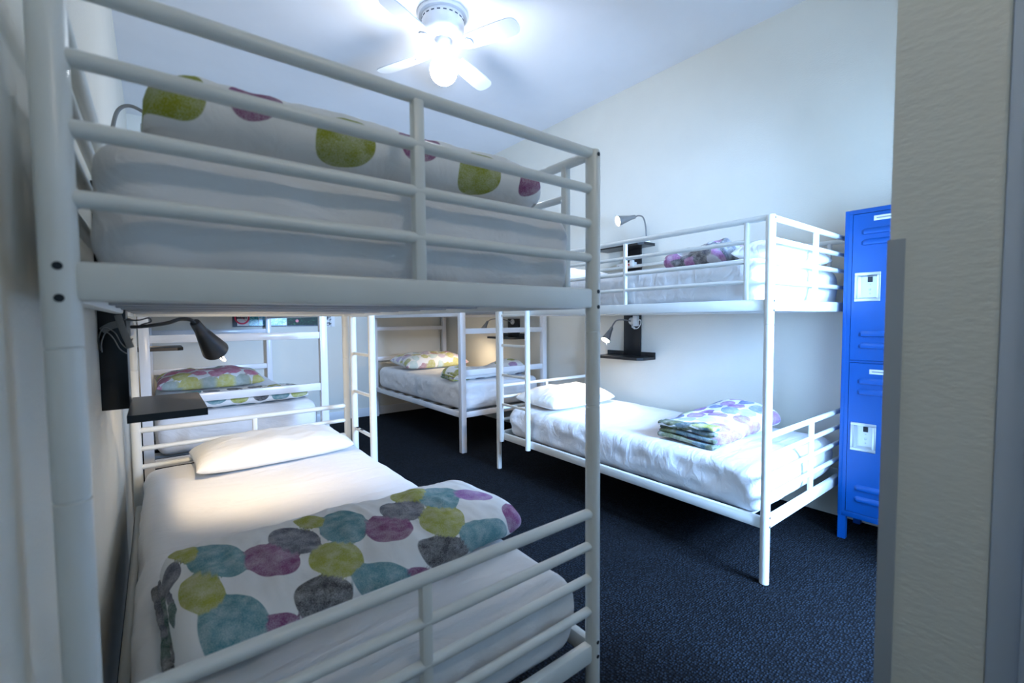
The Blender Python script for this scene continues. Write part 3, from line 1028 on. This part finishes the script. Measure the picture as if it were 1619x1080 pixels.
for k in range(4):
    ang = math.radians(24 + 90 * k - .0)
    c, s = math.cos(ang), math.sin(ang)
    pitch = math.radians(-13)
    pts = []
    prof = [(.150, .046), (.20, .054), (.30, .060), (.42, .063), (.49, .060), (.515, .048), (.527, .025), (.530, 0)]
    outline = [(r, w) for r, w in prof] + [(r, -w) for r, w in reversed(prof[:-1])]
    th = .0035

    def P3(r, w, dz):
        y, z = w * math.cos(pitch) - dz * math.sin(pitch), w * math.sin(pitch) + dz * math.cos(pitch)
        return (FX + c * r - s * y, FY + s * r + c * y, ZC - .215 + z)
    n = len(outline)
    vs = [P3(r, w, -th) for r, w in outline] + [P3(r, w, th) for r, w in outline]
    fs = [tuple(range(n - 1, -1, -1)), tuple(range(n, 2 * n))] + [(i, (i + 1) % n, n + (i + 1) % n, n + i) for i in range(n)]
    bl = MB().add(vs, fs).build('blade', M['fan'], fan)
    arm = [(.055, .016), (.10, .014), (.14, .030), (.19, .034), (.21, .020), (.215, 0)]
    ol = arm + [(r, -w) for r, w in reversed(arm[:-1])]
    n = len(ol)
    vs = [P3(r, w, -.010) for r, w in ol] + [P3(r, w, -.004) for r, w in ol]
    fs = [tuple(range(n - 1, -1, -1)), tuple(range(n, 2 * n))] + [(i, (i + 1) % n, n + (i + 1) % n, n + i) for i in range(n)]
    MB().add(vs, fs).build('blade_arm', M['fan'], bl)
gp = [(.036, -.262), (.040, -.270)]
for k in range(0, 19):
    a = math.radians(28 + k * (152 - .5) / 18)
    gp.append((max(.001, .086 * math.sin(a)), -.340 + .086 * math.cos(a)))
MB().lathe(gp, (FX, FY, ZC), n=36).build('globe', M['globe'], fan)

# ------------------------------------------------------------------ blue locker
LX0, LX1, LY0, LY1 = 1.926, 2.228, -.325, -.018
lk = thing('locker', 'tall blue two-door steel locker at the end of the right-hand bunk', 'locker', ((LX0 + LX1) / 2, (LY0 + LY1) / 2, 0))
mL = M['locker']
bd = MB()
zb, zt = .125, 1.727
bd.box((LX0, LY1 - .018, zb), (LX1, LY1, zt), .002)
bd.box((LX0, LY0, zb), (LX1, LY0 + .018, zt), .002)
bd.box((LX1 - .01, LY0 + .018, zb), (LX1, LY1 - .018, zt))
bd.box((LX0, LY0 + .018, zt - .022), (LX1 - .01, LY1 - .018, zt), .002)
bd.box((LX0, LY0 + .018, zb), (LX1 - .01, LY1 - .018, zb + .030), .002)
bd.box((LX0 + .004, LY0 + .018, .944), (LX1 - .01, LY1 - .018, .956))
bd.box((LX0, LY1 - .034, zb + .03), (LX0 + .012, LY1 - .018, zt - .022))
bd.box((LX0, LY0 + .018, zb + .03), (LX0 + .012, LY0 + .034, zt - .022))
bd.build('body', mL, lk, ang=.5)
for x in (LX0 + .002, LX1 - .034):
    for y in (LY1 - .036, LY0 + .002):
        g = MB()
        g.box((x, y, 0), (x + .032, y + .003 if y < -.2 else y + .034, zb))
        if y > -.2:
            pass
        g.build('leg', mL, lk)
for z0, z1 in ((.958, 1.702), (.158, .942)):
    dy0, dy1 = LY0 + .0365, LY1 - .0365
    # door panel built round the latch opening
    ya, yb = -.1745, -.0675
    zc = 1.332 if z0 > .5 else .561
    za, zb2 = zc - .0735, zc + .0735
    d = MB()
    xd0, xd1 = LX0 - .002, LX0 + .014
    i = .010
    d.box((xd0, dy0, z0), (xd1, dy1, za + i))
    d.box((xd0, dy0, zb2 - i), (xd1, dy1, z1))
    d.box((xd0, dy0, za + i), (xd1, ya + i, zb2 - i))
    d.box((xd0, yb - i, za + i), (xd1, dy1, zb2 - i))
    door = d.build('door', mL, lk, ang=.4)
    # recessed latch: rim, pan, lift, rivets
    rm = MB()
    rw = .015
    rm.box((xd0 - .005, ya, za), (xd0, yb, za + rw), .002)
    rm.box((xd0 - .005, ya, zb2 - rw), (xd0, yb, zb2), .002)
    rm.box((xd0 - .005, ya, za + rw), (xd0, ya + rw, zb2 - rw), .002)
    rm.box((xd0 - .005, yb - rw, za + rw), (xd0, yb, zb2 - rw), .002)
    # sloping pan walls and back
    X1 = xd0 + .026
    o_ = [(xd0 - .001, ya + rw - .001, za + rw - .001), (xd0 - .001, yb - rw + .001, za + rw - .001), (xd0 - .001, yb - rw + .001, zb2 - rw + .001), (xd0 - .001, ya + rw - .001, zb2 - rw + .001)]
    n_ = [(X1, ya + rw + .006, za + rw + .006), (X1, yb - rw - .006, za + rw + .006), (X1, yb - rw - .006, zb2 - rw - .006), (X1, ya + rw + .006, zb2 - rw - .006)]
    rm.add(o_ + n_, [(0, 1, 5, 4), (1, 2, 6, 5), (2, 3, 7, 6), (3, 0, 4, 7), (4, 5, 6, 7)])
    rm.build('latch_plate', M['chrome'], door, ang=.4, fixn=False)
    yc = (ya + yb) / 2 - .004
    MB().box((X1 - .004, yc - .010, zb2 - rw - .034), (X1 - .0005, yc + .010, zb2 - rw - .007), .001).build('finger_lift', M['dark'], door)
    for zz, rr in ((zc + .012, .003), (zc - .012, .006), (zc - .034, .003)):
        MB().lathe([(rr, 0), (rr * .6, .002)], (X1 - .0003, yc, zz), (-1, 0, 0), 10).build('rivet', M['chrome'], door)
    # louvres pressed out of the sheet
    for zl in ((z1 - .092, z1 - .146, z0 + .135, z0 + .075)):
        vs, fs = [], []
        y0_, y1_ = -.245, -.090
        prof = [(0, .017), (-.009, .010), (-.013, -.004), (-.010, -.012), (0, -.014)]
        for yv, sc in ((y0_, 0.05), (y0_ + .012, 1), (y1_ - .012, 1), (y1_, 0.05)):
            for px, pz in prof:
                vs.append((xd0 + px * sc + .0005, yv, zl + pz * (.6 + .4 * sc)))
        for a in range(3):
            for b in range(4):
                q = a * 5 + b
                fs.append((q, q + 1, q + 6, q + 5))
        MB().add(vs, fs).build('louvre', mL, door, ang=.7)
    # card holder near the top
    lz = z1 - .030 if z0 > .5 else z1 - .040
    MB().box((xd0 - .003, -.235, lz - .012), (xd0, -.139, lz + .012), .001).build('label_holder', M['label_card'], door)
    MB().box((xd0 - .0036, -.225, lz - .003), (xd0 - .0028, -.150, lz + .003)).build('label_line', M['ink'], door)

# ------------------------------------------------------------------ posters on the far wall
YP = YB - .001
sg = thing('no_smoking_sign', 'white no smoking sign with a red ring on the far wall', 'sign', (-.21, YP, 1.13))
MB().box((-.245, YP - .006, 1.137), (-.140, YP, 1.335)).build('panel', M['paper'], sg)
MB().box((-.287, YP - .008, 1.125), (-.245, YP, 1.345)).build('frame_edge', M['black_ink'], sg)
MB().box((-.245, YP - .008, 1.125), (-.140, YP, 1.137)).build('frame_edge', M['black_ink'], sg)
cx, cz, rr = -.200, 1.222, .062
ringp = [(cx + rr * math.cos(2 * PI * k / 32), YP - .0075, cz + rr * math.sin(2 * PI * k / 32)) for k in range(33)]
MB().path(ringp, .008, 8, rb=.002).build('red_ring', M['red_ink'], sg)
MB().path([(cx - rr * .7, YP - .0075, cz + rr * .7), (cx + rr * .7, YP - .0075, cz - rr * .7)], .006, 8, rb=.002).build('red_bar', M['red_ink'], sg)
MB().box((cx - .045, YP - .0072, cz - .010), (cx + .030, YP - .006, cz + .006)).build('cigarette', M['black_ink'], sg)
MB().box((cx + .034, YP - .0072, cz - .010), (cx + .044, YP - .006, cz + .006)).build('cigarette', M['black_ink'], sg)


def poster(label, x0, x1, z0, z1, material, edge=None, group=None):
    r = thing('poster', label, 'poster', ((x0 + x1) / 2, YP, z0), 0, group)
    MB().box((x0, YP - .005, z0 + (.012 if edge else 0)), (x1, YP, z1)).build('print', material, r)
    if edge:
        MB().box((x0, YP - .007, z0), (x1, YP, z0 + .012)).build('frame_edge', edge, r)
    return r


poster('small teal photo print on the far wall beside the no smoking sign', -.138, -.048, 1.125, 1.34, M['teal_photo'], M['black_ink'])
poster('pale blue sea photo print on the far wall', -.044, .226, 1.125, 1.40, M['blue_photo'], M['black_ink'])
g = poster('dark green jungle photo print on the far wall', .232, .585, 1.125, 1.40, M['green_photo'], M['black_ink'])
MB().lathe([(.017, 0), (.017, .0012)], (.335, YP - .0045, 1.185), (0, -1, 0), 10).build('orange_spot', M['red_plastic'], g)
poster('black and white speckled notice on the far wall, rightmost of the row', .590, .705, 1.115, 1.40, M['paper_black'])
poster('plain white paper strip pinned at the right end of the poster row', .706, .745, 1.115, 1.40, M['paper'])
